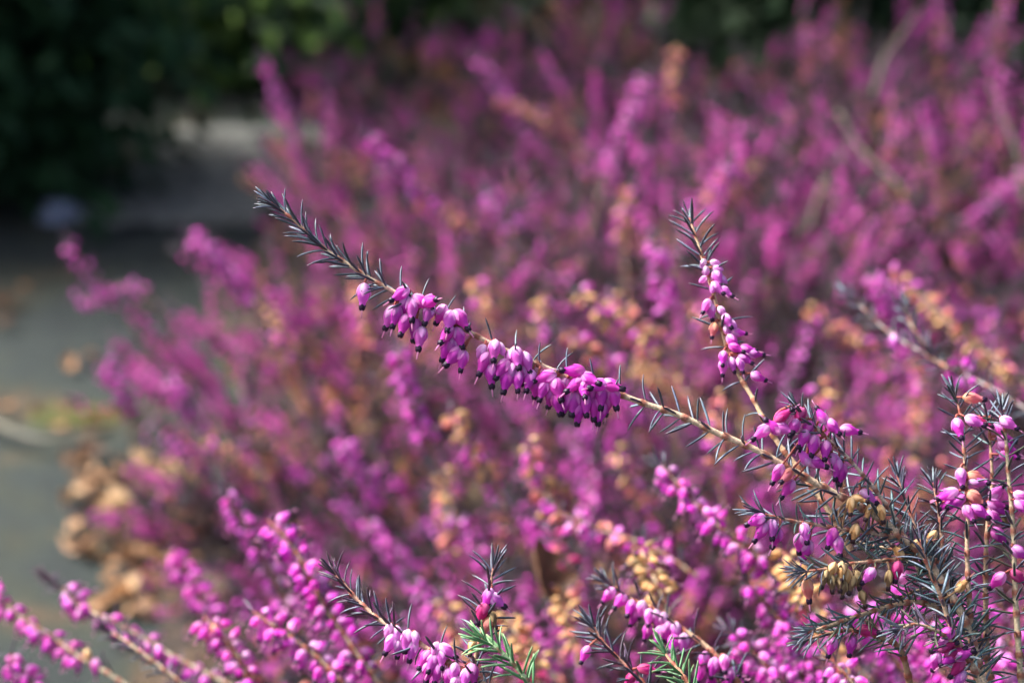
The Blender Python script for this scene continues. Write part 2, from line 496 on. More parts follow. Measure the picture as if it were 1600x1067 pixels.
def L(u0, u1, spacing, ang, ln, pal='slate', per=4, prob=1.0, up_only=False):
    return dict(u0=u0, u1=u1, spacing=spacing, ang=ang, ln=ln, pal=pal, per=per, prob=prob, up_only=up_only)

B, D_, LT, BU, RD, DY, DB, FA = 'bell', 'bell_deep', 'bell_light', 'bud', 'red', 'dry', 'dry_brown', 'fading'
main_bells = [
 (568,459,566,478,LT,.0),(627,459,618,465,B,.3),(618,491,612,517,B,.1),(610,493,604,508,LT,-.2),(644,480,644,493,LT,.3),(632,476,628,490,B,-.3),
 (657,471,666,477,B,.2),(672,471,676,470,B,.85),(670,488,666,499,LT,.2),(632,505,627,521,B,.3),(657,525,654,546,LT,.2),(649,513,646,530,D_,-.3),
 (703,499,701,509,LT,.4),(719,497,727,508,B,.2),(699,521,694,528,B,.4),(717,525,722,542,B,.2),(699,544,695,553,D_,-.2),(711,555,700,567,B,.2),(723,561,719,583,B,.2),
 (708,540,706,552,B,-.3),(752,549,747,558,BU,-.1),(757,565,750,581,B,.2),(773,545,772,556,LT,.3),(783,545,787,554,BU,.1),(767,582,768,598,B,0),(786,574,777,587,B,.2),
 (797,560,795,572,B,-.2),(807,556,809,566,LT,.4),(823,564,827,577,LT,.2),(800,578,799,588,BU,.3),(792,592,789,604,D_,.1),(809,592,809,606,B,.2),(828,592,822,612,B,.2),(816,582,815,596,B,-.2),
 (854,589,840,593,B,.2),(849,607,843,625,B,.2),(870,605,875,620,B,.3),(871,627,874,642,D_,.0),(899,580,886,579,D_,.2),(900,600,892,606,B,.45),(912,607,913,617,B,.7),(920,592,927,595,B,.6),
 (937,602,929,604,B,.6),(940,617,939,630,B,.3),(954,602,961,604,B,.5),(959,618,963,637,B,.2),(897,627,894,645,B,.1),(915,630,916,646,B,.2),(930,635,928,652,D_,.1),(939,642,934,665,D_,.0),
 (887,627,883,636,D_,-.2),(904,642,903,654,D_,-.2),(883,605,880,620,B,-.5),(862,618,858,632,D_,-.4),(926,617,924,630,D_,-.4),(838,603,836,616,D_,-.5),(690,489,684,500,B,-.4),(948,629,947,643,D_,-.3)]
hero('long arching heath sprig, dark needled at its tip, a row of pink bells hanging beneath',
     [(424,316),(440,329),(468,352),(500,383),(535,407),(570,430),(605,450),(650,474),(700,500),(760,533),(820,560),(880,585),(940,605),(1000,628),(1060,648),(1120,676),(1180,702),(1240,735),(1300,768),(1350,795),(1400,830),(1460,890),(1510,975),(1540,1080)],
     (.68, .685), r=(.42, 1.25),
     leaves=[L(0,.012,1.2,(10,24),(5.5,7)), L(.012,.16,3.0,(26,34),(8,9.5)), L(.16,.20,4.5,(40,50),(8.5,9),prob=.7), L(.20,.47,8.5,(62,72),(8,8.5),prob=.75,up_only=True), L(.21,.47,9,(80,95),(7,7.5),prob=.2),
             L(.475,.76,5.4,(62,58),(9,9.8)), L(.74,1.0,4.2,(55,65),(9,10),pal=('slate','teal'))],
     bells=main_bells, tint=np.array((.52,.385,.26)), size=6.6, red_tip=.08, nodes=7.0)

hero('upright heath sprig with dark needled tip and pale pink buds on its right side',
     [(1078,342),(1083,358),(1092,385),(1104,425),(1118,470),(1128,515),(1140,555),(1158,592),(1178,625),(1196,660),(1218,695),(1250,735),(1290,790),(1330,860)],
     (.718,.692), r=(.38,1.0),
     leaves=[L(0,.02,1.6,(12,25),(6,7)),L(.02,.16,4.2,(38,50),(9,9.5)),L(.16,.56,6.2,(62,75),(9,9),prob=.42),L(.56,.8,8,(60,70),(9,9),prob=.6),L(.8,1,5,(55,60),(9,10),pal=('slate','teal'))],
     bells=[(1099,413,1097,420,BU),(1118,411,1128,413,BU),(1122,420,1134,423,BU),(1103,425,1103,432,BU),(1121,432,1124,443,LT,.3),(1130,437,1137,444,BU),(1098,437,1094,440,BU),(1120,449,1126,455,LT,.4),(1132,455,1144,463,LT),
            (1114,450,1112,456,BU,.5),(1104,477,1100,484,LT),(1111,485,1112,494,LT,.1),(1128,486,1135,495,BU),(1136,500,1140,508,LT),(1145,507,1152,515,BU),(1115,514,1113,524,FA,.1),(1136,516,1138,526,BU),(1152,520,1164,521,B),
            (1144,532,1150,540,B,.3),(1149,543,1158,548,D_,.4),(1166,546,1178,548,B),(1178,552,1192,554,B),(1163,560,1174,567,B,.2),(1130,558,1129,566,B,.4),(1130,572,1129,585,LT,.1),(1144,568,1147,580,LT,.1),(1157,568,1160,580,LT,.2),(1183,588,1196,594,B)],
     tint=np.array((.52,.36,.22)), red_tip=.08, size=5.0)

hero('short needled heath twig with drooping pink bells where two stems cross',
     [(1243,634),(1262,655),(1290,682),(1318,708),(1345,738),(1375,775),(1405,820),(1440,900)], (.676,.69), r=(.35,.8),
     leaves=[L(0,.05,1.5,(15,28),(6,8)),L(.05,.4,3.2,(35,55),(8.5,9.5),prob=.85),L(.4,1,4,(55,60),(9,10),pal=('slate','teal'))],
     bells=[(1241,666,1232,683,B),(1222,650,1229,645,RD,.2),(1210,668,1203,662,B,.2),(1221,668,1232,673,LT,.3),(1192,674,1184,680,LT,.2),(1285,652,1281,645,B,-.2),(1300,665,1306,672,B,.3),(1326,672,1346,676,B,.0),
            (1256,683,1249,697,B,.2),(1271,693,1267,712,B,.2),(1290,701,1288,718,B,.2),(1258,716,1252,708,LT,.2),(1274,722,1288,728,B,.2),(1308,730,1306,742,B,.1),(1315,738,1312,756,D_,.1),(1216,738,1209,750,B,.1),
            (1230,742,1226,746,FA,.5),(1232,762,1221,776,B,.2),(1250,648,1243,660,RD,-.3),(1262,668,1256,680,D_,-.4),(1303,720,1306,730,B,-.3),(1355,775,1364,782,LT,.1)],
     tint=np.array((.58,.45,.33)), red_tip=.05)

hero('heath twig jutting left with four pink bells drooping from its needled end',
     [(1180,798),(1212,808),(1247,815),(1290,822),(1330,828),(1372,834),(1420,850),(1480,900)], (.672,.69), r=(.32,.8),
     leaves=[L(0,.05,1.4,(15,25),(7,8)),L(.05,.9,3.4,(45,58),(8.5,9.5),pal=('slate','teal'),prob=.9)],
     bells=[(1183,812,1168,819,B,.1),(1190,829,1178,845,B,.2),(1206,824,1206,839,LT,.3),(1213,838,1206,856,D_,-.1),(1258,830,1260,843,LT,.2),(1249,846,1249,864,B,-.2),(1260,857,1257,868,B,-.3),(1300,838,1294,853,D_,.1),(1309,850,1311,862,LT,.3),
            (1336,830,1334,838,DY,.1),(1377,800,1379,812,DY,.3),(1358,798,1354,806,DY,.3),(1330,788,1329,800,DY,.1),(1341,779,1348,781,DY,.3)],
     tint=np.array((.5,.35,.25)), red_tip=.3)

hero('dark needled heath twig carrying a clump of withered tan bells under its end',
     [(1248,893),(1280,890),(1318,882),(1360,877),(1400,873),(1428,862),(1470,880)], (.668,.69), r=(.32,.8),
     leaves=[L(0,.06,1.3,(12,24),(7,8)),L(.06,1,2.9,(40,58),(9,9.5),pal=('slate','teal','olive'),prob=.85)],
     bells=[(1300,889,1296,897,DY,.2),(1315,890,1314,899,DY,.3),(1289,902,1285,913,DB,.1),(1299,908,1300,920,DB,.2),(1312,909,1312,921,DB,.3),(1325,900,1326,912,DY,.1),(1340,903,1342,914,DB,.0),(1318,918,1316,930,DB,.2),(1331,911,1327,922,DB,.3),
            (1262,919,1264,938,FA,.1),(1358,898,1350,906,LT,.3),(1402,890,1399,904,RD,.1),(1389,903,1388,918,DB,.0),(1348,932,1350,940,DB,.2),(1437,848,1444,846,DY,.3),(1404,862,1400,858,DY,.3),(1456,838,1450,845,DY,.2)],
     tint=np.array((.42,.27,.18)), red_tip=.3)

hero('flowerless heath twig with densely whorled dark needles below the withered clump',
     [(1262,988),(1300,975),(1340,962),(1385,948),(1430,940),(1475,950)], (.665,.69), r=(.35,.85),
     leaves=[L(0,.05,1.2,(10,22),(6,8)),L(.05,1,2.7,(32,48),(8.5,9.5),pal=('slate','olive','teal'),prob=.9)], tint=np.array((.45,.32,.2)))
hero('lower bare heath twig with dark needles whose brown stem curves down on the right',
     [(1255,1000),(1292,990),(1330,984),(1370,993),(1405,1012),(1420,1060),(1422,1090)], (.672,.69), r=(.35,1.1),
     leaves=[L(0,.05,1.2,(10,22),(6,8)),L(.05,.75,3.0,(40,60),(8.5,9.5),pal=('slate','olive','teal'))],
     bells=[(1300,1008,1294,1024,B,.1),(1330,1006,1328,1018,D_,.0),(1355,985,1362,986,RD,.4)], tint=np.array((.3,.18,.11)))
hero('red brown needled heath shoot running down past a cluster of reddish bells',
     [(1438,845),(1448,880),(1462,912),(1473,940),(1483,972),(1497,1000),(1514,1030),(1535,1075)], (.668,.675), r=(.4,1.0),
     leaves=[L(0,.1,2,(20,35),(7,9),pal=('slate','plum')),L(.1,.95,4.2,(48,62),(10,11.5),pal=('slate','teal'),prob=.85)],
     bells=[(1478,1010,1488,1006,RD,.2),(1490,1020,1500,1016,RD,.2),(1502,1022,1514,1018,B,.3),(1484,1028,1476,1034,D_,.1),(1497,1042,1490,1050,RD,.1),(1470,1004,1462,1012,B,-.1),(1478,990,1470,994,D_,-.1),(1502,915,1508,908,DY,.3),(1462,1030,1460,1040,B,-.3),(1500,1058,1494,1066,LT,.1)],
     tint=np.array((.55,.38,.25)), red_tip=.5)
hero('upright heath shoot with comb like dark needles and an orange based bell at its top',
     [(1490,612),(1499,640),(1505,690),(1509,740),(1512,800),(1511,860),(1514,930),(1520,1010),(1530,1080)], (.70,.69), r=(.35,1.0),
     leaves=[L(0,.05,2.2,(25,40),(7,9)),L(.05,.95,4.0,(58,72),(9.5,10),pal=('slate','teal'),prob=.8)],
     bells=[(1519,622,1537,624,FA,.1),(1497,667,1499,676,B,.4),(1521,657,1529,661,LT,.3),(1502,744,1503,756,LT,.2),(1524,745,1532,748,FA,.2),(1527,752,1535,753,LT,.3),(1513,800,1516,806,LT,.4),(1530,797,1537,803,B,.3),(1484,772,1476,776,B,-.4),(1496,782,1489,788,D_,-.4),(1523,776,1530,782,FA,.3)],
     tint=np.array((.45,.30,.2)), red_tip=.15)
hero('upright heath shoot with pink bells facing right just inside the comb needled one',
     [(1544,650),(1548,700),(1550,760),(1543,820),(1540,900),(1541,990),(1545,1080)], (.71,.70), r=(.35,1.0),
     leaves=[L(0,.05,2,(25,40),(8,9)),L(.05,.95,5,(55,68),(9.5,10.5),pal=('slate','teal'),prob=.75)],
     bells=[(1532,660,1540,663,RD,.2),(1563,671,1568,680,B,.3),(1570,685,1580,688,B,.2),(1572,697,1584,704,B,.2),(1574,712,1586,714,D_,.2),(1556,770,1562,764,LT,.3),(1556,788,1564,790,B,.3),(1553,806,1560,812,B,.2),(1562,796,1570,800,D_,.1),(1567,810,1574,818,DB,.1),(1560,835,1566,842,D_,-.1)],
     tint=np.array((.38,.26,.17)))
hero('rightmost upright heath shoot with a pale green brown stem and sparse bells',
     [(1566,640),(1572,690),(1576,745),(1582,810),(1585,880),(1588,960),(1597,1080)], (.70,.69), r=(.4,1.1),
     leaves=[L(0,.06,2,(25,40),(8,9)),L(.06,.95,5,(55,68),(10,11),pal=('teal','slate','olive'),prob=.8)],
     bells=[(1596,775,1604,778,LT,.2),(1598,790,1606,796,B,.2),(1592,862,1600,868,B,-.2),(1560,905,1554,912,B,-.3),(1574,660,1580,664,LT,.2),(1590,900,1597,906,RD,-.2)],
     tint=np.array((.42,.34,.22)))
hero('short needled heath shoot rising between the arching sprig and the upright shoots', [(1402,742),(1412,775),(1425,810),(1440,850),(1462,905),(1490,980)], (.70,.69), r=(.3,.8),
     leaves=[L(0,.08,1.6,(15,28),(7,8)),L(.08,.95,3.6,(40,55),(9,10),pal=('slate','plum'))], tint=np.array((.35,.2,.14)))
hero('dark bushy heath shoot just left of the comb needled one', [(1458,755),(1465,790),(1470,825),(1473,870),(1480,930),(1490,1000)], (.705,.69), r=(.3,.9),
     leaves=[L(0,.08,1.6,(15,28),(7,8)),L(.08,.95,3.4,(48,60),(9,10),pal=('slate','plum','teal'))], bells=[(1478,772,1470,776,B,-.3),(1484,786,1478,790,D_,-.3)], tint=np.array((.32,.2,.14)))
hero('heath twig lying low among the bottom right needles', [(1400,985),(1430,975),(1462,985),(1490,1005),(1530,1050)], (.66,.675), r=(.3,.8),
     leaves=[L(0,.08,1.4,(15,28),(7,8)),L(.08,.95,3.0,(45,60),(9,10),pal=('plum','slate','olive'))], tint=np.array((.42,.30,.2)))
hero('needled heath twig reaching left above the reddish bells', [(1398,940),(1425,925),(1458,918),(1492,935),(1525,985),(1550,1060)], (.69,.70), r=(.3,.8),
     leaves=[L(0,.08,1.4,(15,28),(7,8)),L(.08,.95,3.2,(48,62),(9,10),pal=('teal','slate','olive'))], tint=np.array((.45,.33,.22)))
hero('small needled heath twig in front of the crossing stems with dry bells at its foot', [(1330,842),(1360,852),(1395,858),(1430,875),(1470,920)], (.70,.69), r=(.3,.8),
     leaves=[L(0,.08,1.4,(15,28),(7,8)),L(.08,.95,3.0,(45,60),(9,10),pal=('teal','slate'))], tint=np.array((.45,.33,.22)))
hero('heath twig with rust red needle tip and small clusters of pale pink bells',
     [(518,889),(535,910),(560,938),(590,965),(620,985),(655,1005),(690,1028),(730,1052),(780,1085)], (.70,.68), r=(.5,1.0),
     leaves=[L(0,.05,1.2,(12,30),(5,7),pal='plum'),L(.05,.45,3.4,(35,52),(7.5,8.5),pal=('slate','plum')),L(.4,1,6,(60,65),(9,10),prob=.7)],
     bells=[(607,985,601,1000,BU,.2),(610,1003,604,1015,LT,.2),(621,988,622,1000,BU,.3),(636,998,634,1010,LT,.2),(649,997,650,1008,BU,.3),(645,1013,642,1024,LT,.0),(623,1010,621,1024,LT,-.2),(680,1013,676,1022,BU,.4),(698,1015,706,1021,LT,.2),
            (664,1028,657,1040,B,.2),(676,1033,672,1042,LT,.4),(690,1026,690,1040,LT,.3),(669,1046,667,1058,B,.1),(684,1048,681,1060,B,.1),(710,1048,708,1062,LT,.2),(700,1056,699,1068,B,.0),(728,1056,725,1070,LT,.3),(738,1050,741,1064,B,.1),(712,1068,711,1080,LT,.2)],
     tint=np.array((.50,.32,.22)), red_tip=.3, nodes=5.5)
hero('dark upright heath tip with bluish black needles and one bright bell near the bottom edge',
     [(772,882),(768,905),(762,935),(757,965),(750,1000),(742,1035),(738,1085)], (.692,.685), r=(.4,.9),
     leaves=[L(0,.1,1.3,(14,35),(7,9)),L(.1,.95,3.6,(52,66),(9,9.5),pal=('slate','plum'))],
     bells=[(763,932,757,946,B,.2),(774,936,784,944,LT,.1),(754,955,751,962,RD,.2),(770,965,776,985,DB,.2),(762,975,757,986,FA,.1),(738,1008,736,1016,DY,.4)], tint=np.array((.3,.18,.12)))
hero('fresh pale green heath shoot at the bottom edge beside the dark upright tip', [(752,998),(775,1012),(800,1035),(820,1058),(838,1090)], (.672,.675), r=(.35,.8),
     leaves=[L(0,.06,1.5,(12,30),(6,8),pal='green'),L(.06,.95,3.0,(38,48),(9.5,10.5),pal='green')], tint=np.array((.52,.60,.36)), red_tip=.02)
hero('small fresh green heath tip with a reddish stem low among pink bells', [(1036,1016),(1048,1032),(1064,1050),(1085,1085)], (.70,.69), r=(.35,.8),
     leaves=[L(0,.1,1.4,(12,30),(6,7),pal='green'),L(.1,.95,3.2,(45,55),(8.5,9),pal='green')], tint=np.array((.45,.22,.14)), red_tip=.02)
hero('slightly blurred heath sprig with a dense row of bells hanging below its brown stem',
     [(945,908),(985,935),(1020,950),(1050,972),(1085,995),(1120,1025),(1165,1080)], (.76,.74), r=(.4,1.0),
     leaves=[L(0,.1,1.6,(15,35),(7,9),pal=('plum','slate')),L(.1,1,5,(50,60),(8.5,9),pal=('plum','slate'),prob=.7)],
     bells=[(952,928,944,938,B),(970,938,962,946,B),(985,948,980,960,B),(992,962,986,974,D_),(1002,950,998,964,LT),(1014,962,1012,976,LT),(1026,964,1026,978,LT),(1036,968,1034,982,LT),(1012,985,1008,996,D_),(1030,990,1026,1002,B),(1042,984,1040,998,B),(1056,984,1054,998,LT),
            (1052,1002,1048,1014,D_),(1068,1002,1066,1018,LT),(1100,1030,1096,1044,B),(1115,1040,1112,1054,B),(1132,1034,1132,1048,LT),(1094,1050,1090,1062,D_),(1140,1055,1138,1068,B)], tint=np.array((.42,.28,.18)))
hero('dark flowerless heath tip leaning left below the dense bell row', [(925,975),(945,1005),(968,1030),(1000,1060),(1020,1090)], (.715,.70), r=(.35,.8),
     leaves=[L(0,.08,1.4,(15,30),(7,8),pal=('plum','slate')),L(.08,1,3.2,(40,55),(9,9.5),pal=('plum','slate'))], bells=[(915,1020,910,1030,B,.2),(1010,1045,1018,1046,RD,.2),(985,1060,980,1066,RD,.2)], tint=np.array((.25,.12,.09)))

BL = (B, B, D_, LT)
hero('blurred magenta heath spike leaning left below the lower end of the arching stem', [(1030,722),(1055,752),(1085,785),(1115,815),(1150,840),(1195,880),(1260,950)], (.80,.78), auto=[(.02,.7,46,BL,.7)],
     leaves=[L(0,.05,1.6,(15,35),(7,8)),L(.05,1,6,(50,60),(8,9),pal=('plum','slate'),prob=.6)], size=6.4)
hero('blurred magenta heath spike lying almost flat above the tan dried clump', [(862,795),(900,812),(940,828),(985,842),(1030,862),(1090,900)], (.86,.84), auto=[(.02,.8,36,BL+(FA,),.6)],
     leaves=[L(0,1,6,(50,60),(8,9),pal=('plum','slate'),prob=.6)], size=6.6)
hero('thick blurred magenta heath spike standing above the rust tipped twig', [(418,812),(445,840),(468,872),(490,915),(515,960),(550,1010),(600,1080)], (.80,.78), auto=[(.02,.85,76,BL,.6)],
     leaves=[L(0,1,6,(50,60),(8,9),pal=('plum','slate'),prob=.5)], size=6.6)
hero('blurred magenta heath spike crossing behind the thick one at the lower left', [(395,955),(425,975),(462,1000),(500,1030),(550,1085)], (.78,.77), auto=[(.02,.95,46,BL,.6)],
     leaves=[L(0,1,6,(50,60),(8,9),pal=('plum','slate'),prob=.5)], size=6.4)
hero('blurred heath sprig over the path with drooping magenta bells and one orange bell', [(-25,915),(10,945),(50,975),(95,1005),(130,1030),(175,1055),(230,1095)], (.84,.82), auto=[(.0,.62,42,(B,D_,D_,B),.8)], bells=[(137,1022,139,1032,DY,.3),(150,1040,150,1054,B,.1)],
     leaves=[L(0,1,7,(50,60),(7,8),pal='plum',prob=.4)], tint=np.array((.36,.3,.2)), size=6.2)
hero('blurred heath sprig over the path with a dark bare tip ahead of its magenta bells', [(72,900),(98,922),(130,950),(180,972),(230,1000),(280,1030),(340,1060),(400,1095)], (.85,.83), auto=[(.09,.24,16,BL,.9),(.28,.8,42,BL,.9)],
     leaves=[L(0,.1,1.6,(15,35),(7,8),pal='plum'),L(.1,1,7,(50,60),(7,8),pal='plum',prob=.5)], tint=np.array((.4,.34,.24)), size=6.2)
hero('short blurred magenta heath spike at the very bottom of the path', [(15,1022),(30,1045),(48,1070),(62,1095)], (.82,.82), auto=[(.02,.9,20,(B,D_),.6)], leaves=[L(0,1,5,(40,50),(8,9),pal='plum',prob=.6)], size=6.2)
hero('bare blurred heath twig with dark needles between the magenta sprigs over the path', [(162,980),(195,1000),(225,1022),(262,1050),(310,1090)], (.80,.79),
     leaves=[L(0,.1,1.4,(15,30),(7,8),pal='plum'),L(.1,1,4,(45,55),(8,9),pal=('plum','slate'))], tint=np.array((.46,.34,.22)))
hero('blurred magenta heath spike near the bottom between the path and the thick spike', [(318,962),(338,985),(360,1010),(380,1040),(395,1090)], (.80,.79), auto=[(.02,.85,34,BL+(FA,),.7)], leaves=[L(0,1,6,(50,60),(8,9),pal='plum',prob=.5)], size=6.4)
hero('blurred heath spike leaning left against the pavement where leaf litter lies', [(265,860),(285,885),(305,918),(325,955),(350,1000)], (.93,.92), auto=[(.02,.8,44,(B,D_,B),.6)], leaves=[L(0,1,6,(50,60),(8,9),pal='plum',prob=.5)], size=6.6)
hero('dark blurred heath spray with grey stem and few bells reaching in from the right edge', [(1322,455),(1352,485),(1390,520),(1430,545),(1475,568),(1515,590),(1560,612),(1620,650)], (.85,.82), r=(.35,.85),
     leaves=[L(0,.06,2,(15,30),(7,8)),L(.06,1,5,(40,55),(8,9),pal=('plum','slate'),prob=.7)], bells=[(1397,533,1396,545,LT,.2)], auto=[(.58,.75,12,BL,.6)], tint=np.array((.36,.32,.29)))
hero('dark blurred needle shoot standing on the grey stemmed spray from the right edge', [(1412,478),(1425,510),(1440,535),(1455,560),(1480,575)], (.83,.82), leaves=[L(0,.1,1.6,(15,30),(7,8)),L(.1,1,3.6,(35,45),(9,10),pal=('slate','plum'))], tint=np.array((.4,.26,.18)))
hero('blurred heath twig with dry orange bells from the right edge behind the grey stemmed spray', [(1390,425),(1440,465),(1490,510),(1540,550),(1610,605)], (1.16,1.12), auto=[(.0,.15,10,(B,FA),.5),(.1,.9,40,(DY,FA,DY),.5)], leaves=[L(0,1,6,(50,60),(8,9),pal='olive',prob=.5)], tint=np.array((.5,.38,.24)), size=6.4)
for lab, pts, d, kinds in (
    ('clump of tan dried bells on a blurred twig right of the dense bell row', [(1000,855),(1012,880),(1025,910),(1045,960)], .79, (DY, DY, DB)),
    ('blurred orange dried heath spike right of the fresh green shoot', [(875,925),(885,955),(890,985),(905,1040)], .86, (DY, FA, DY)),
    ('blurred ochre dried heath twig just above the fresh green shoot', [(790,955),(805,985),(830,1015),(870,1060)], .84, (DY, DY, FA)),
    ('blurred cream dried clump beside the foot of the left jutting twig', [(1225,862),(1235,885),(1250,915),(1280,960)], .78, (DY, DY, DY)),
    ('blurred tan dried clump in the bush beneath the thickest row of hanging bells', [(990,560),(1010,580),(1040,590),(1080,620)], 1.0, (DY, DY, FA))):
    hero(lab, pts, (d, d - .01), auto=[(.0, .75, 26, kinds, .5)], leaves=[L(0, 1, 6, (50, 60), (8, 9), pal='olive', prob=.5)], size=6.4, tint=np.array((.45, .34, .22)))
for (x, y, d, ang, ln, kd, sz) in (
    (1165, 905, .79, 128, 150, 0, 44), (1215, 990, .80, 120, 150, 0, 44), (1140, 985, .78, 135, 120, 0, 36), (1260, 905, .84, 112, 140, 1, 34), (1330, 935, .80, 125, 130, 0, 40), (1390, 900, .82, 118, 150, 0, 34), (1300, 1030, .76, 128, 110, 0, 34),
    (1440, 960, .79, 110, 150, 0, 36), (1560, 930, .80, 100, 160, 0, 34), (1215, 945, .87, 140, 110, 2, 26), (1110, 1050, .75, 130, 80, 0, 26), (1500, 900, .86, 95, 150, 0, 30), (1555, 1010, .78, 100, 110, 0, 30), (1190, 1030, .85, 125, 110, 0, 36),
    (640, 905, .92, 125, 170, 0, 44), (705, 790, 1.0, 120, 170, 0, 44), (560, 800, 1.02, 128, 190, 0, 44), (600, 960, .88, 122, 140, 0, 40), (850, 890, .95, 112, 160, 0, 36), (690, 930, .9, 110, 120, 1, 34), (920, 870, .92, 132, 150, 3, 28), (350, 765, 1.05, 118, 170, 0, 40), (800, 1000, .86, 120, 110, 2, 24), (860, 830, .9, 110, 110, 2, 20)):
    dx, dy = math.cos(R(ang)), -math.sin(R(ang))
    bx, by = -dx * ln, -dy * ln
    pts = [(x, y), (x + bx * .5 + 4, y + by * .5), (x + bx * 1.0 + 2, y + by), (x + bx * 1.6 + 14, y + by * 1.7)]
    kinds = (BL, (DY, FA, B), (RD, RD, FA), (DY, DY, DB))[kd]
    txt = ('blurred magenta heath sprig low in the near clump behind the sharp twigs', 'blurred heath sprig of orange and pink bells in the near clump', 'blurred heath sprig with small red bells in the near clump', 'blurred heath sprig of withered tan bells in the near clump')[kd]
    hero(txt, pts, (d, d - .01), auto=[(.02, .72, sz, kinds, .6)], leaves=[L(0, .05, 1.8, (15, 35), (7, 8), pal='plum'), L(.05, 1, 5, (50, 60), (8, 9), pal=('plum', 'slate'), prob=.7)], size=6.6, group=txt + ' set')
for lab, pts, d, n_ in (
    ('blurred magenta spike poking up left over the dark end of the path', [(103,372),(122,403),(150,440),(200,500),(260,580)], 1.70, 20),
    ('blurred magenta spike lying level over the path beside the up pointing one', [(112,468),(150,466),(195,445),(240,470),(290,560)], 1.70, 26),
    ('blurred thin magenta spike low on the bush edge above the moss', [(160,560),(185,600),(212,645),(250,720)], 1.45, 34),
    ('blurred magenta spike on the bush edge beside the brown bare stem', [(262,590),(290,630),(315,680),(350,760)], 1.42, 40),
    ('bright blurred magenta spike left of the needled tip of the arching sprig', [(292,365),(330,395),(372,440),(410,495),(470,580)], 1.45, 60),
    ('bright blurred magenta spike slanting above the middle of the arching sprig', [(572,212),(610,250),(658,305),(720,380),(780,470)], 1.40, 56),
    ('blurred magenta spike standing against the dull green shrub', [(742,85),(760,112),(790,150),(850,240),(900,330)], 1.85, 40),
    ('blurred magenta spike rising alone against the yellow green shrub', [(408,85),(420,115),(440,160),(480,240),(540,330)], 1.95, 34),
    ('short bright blurred magenta spike above the densest bells', [(762,295),(775,318),(800,350),(840,420)], 1.38, 22),
    ('blurred magenta spike leaning left below the arching sprig', [(522,675),(545,708),(575,748),(630,810),(680,880)], 1.02, 40),
    ('upright blurred magenta spike hanging below the first bells of the arching sprig', [(622,540),(632,590),(652,655),(690,740),(720,830)], 1.10, 46),
    ('blurred pink and orange spike leaning right just left of the upright sprig', [(1138,255),(1115,290),(1090,325),(1060,390),(1040,480)], 1.45, 34),
    ('long blurred magenta spike sloping down left from the right edge', [(1612,262),(1560,300),(1500,350),(1440,400),(1390,470)], 1.72, 44),
    ('blurred magenta spike leaning right high in the middle of the bush', [(1008,115),(985,170),(960,235),(930,330),(910,420)], 1.60, 50),
    ('stout blurred magenta spike just left of the upright sprig', [(1022,365),(1026,395),(1034,435),(1050,520),(1060,600)], 1.20, 36),
    ('blurred magenta spike above the dark spray from the right edge', [(1362,425),(1380,455),(1405,500),(1440,570),(1480,640)], 1.02, 44)):
    hero(lab, pts, (d, d + .01), auto=[(.02, .5, n_, BL + ((FA, FA) if 'orange' in lab else ()), .5)], leaves=[L(0, .05, 2, (15, 35), (7, 8), pal='plum'), L(.05, 1, 6, (50, 60), (8, 9), pal=('plum', 'slate'), prob=.7)], size=6.6, group='blurred heath spikes standing out of the bushes')
for (x, y, d, n_, sz) in ((905,455,1.16,30,7.0),(955,462,1.2,26,7.0),(885,515,1.1,24,6.8),(1000,505,1.15,20,6.6),(1010,580,1.0,24,6.8),(1085,470,1.3,24,6.6),(850,460,1.25,22,6.6),(705,640,1.08,22,6.6),(690,735,1.0,30,6.6),(825,690,1.05,30,6.6),(650,310,1.42,20,7),(985,290,1.5,26,7.2),(1060,75,1.85,26,7.5),(745,430,1.25,22,6.6),(1280,600,1.12,24,6.6),(1130,610,1.1,20,6.4),(1260,480,1.25,24,6.6),(560,440,1.35,24,6.8),(420,480,1.4,20,6.6),(320,680,1.4,22,6.6),(1190,720,.98,18,6.2),(960,700,1.0,20,6.4),(1440,600,1.0,20,6.4),(780,150,1.75,24,7)):
    a_ = R(rng.uniform(75, 150)); dx, dy = -math.cos(a_), math.sin(a_)
    ln_ = 130 / d
    pts = [(x, y), (x + dx * ln_ * .5, y + dy * ln_ * .5), (x + dx * ln_ + 8, y + dy * ln_), (x + dx * ln_ * 1.4 + 25, y + dy * ln_ + 90)]
    hero('blurred heath spike of peach and tan spent bells in the middle bushes', pts, (d, d + .01), auto=[(.0, .55, n_, (FA, DY, FA, DY, B), .5)], leaves=[L(0, 1, 6, (50, 60), (8, 9), pal='plum', prob=.5)], size=sz, tint=np.array((.35, .25, .16)), group='peach spent heath spikes in the middle bushes')
N_HERO = len({(o.name if o.parent is None else o.parent.name) for o in COL.objects if o.name.startswith('heath_sprig')})

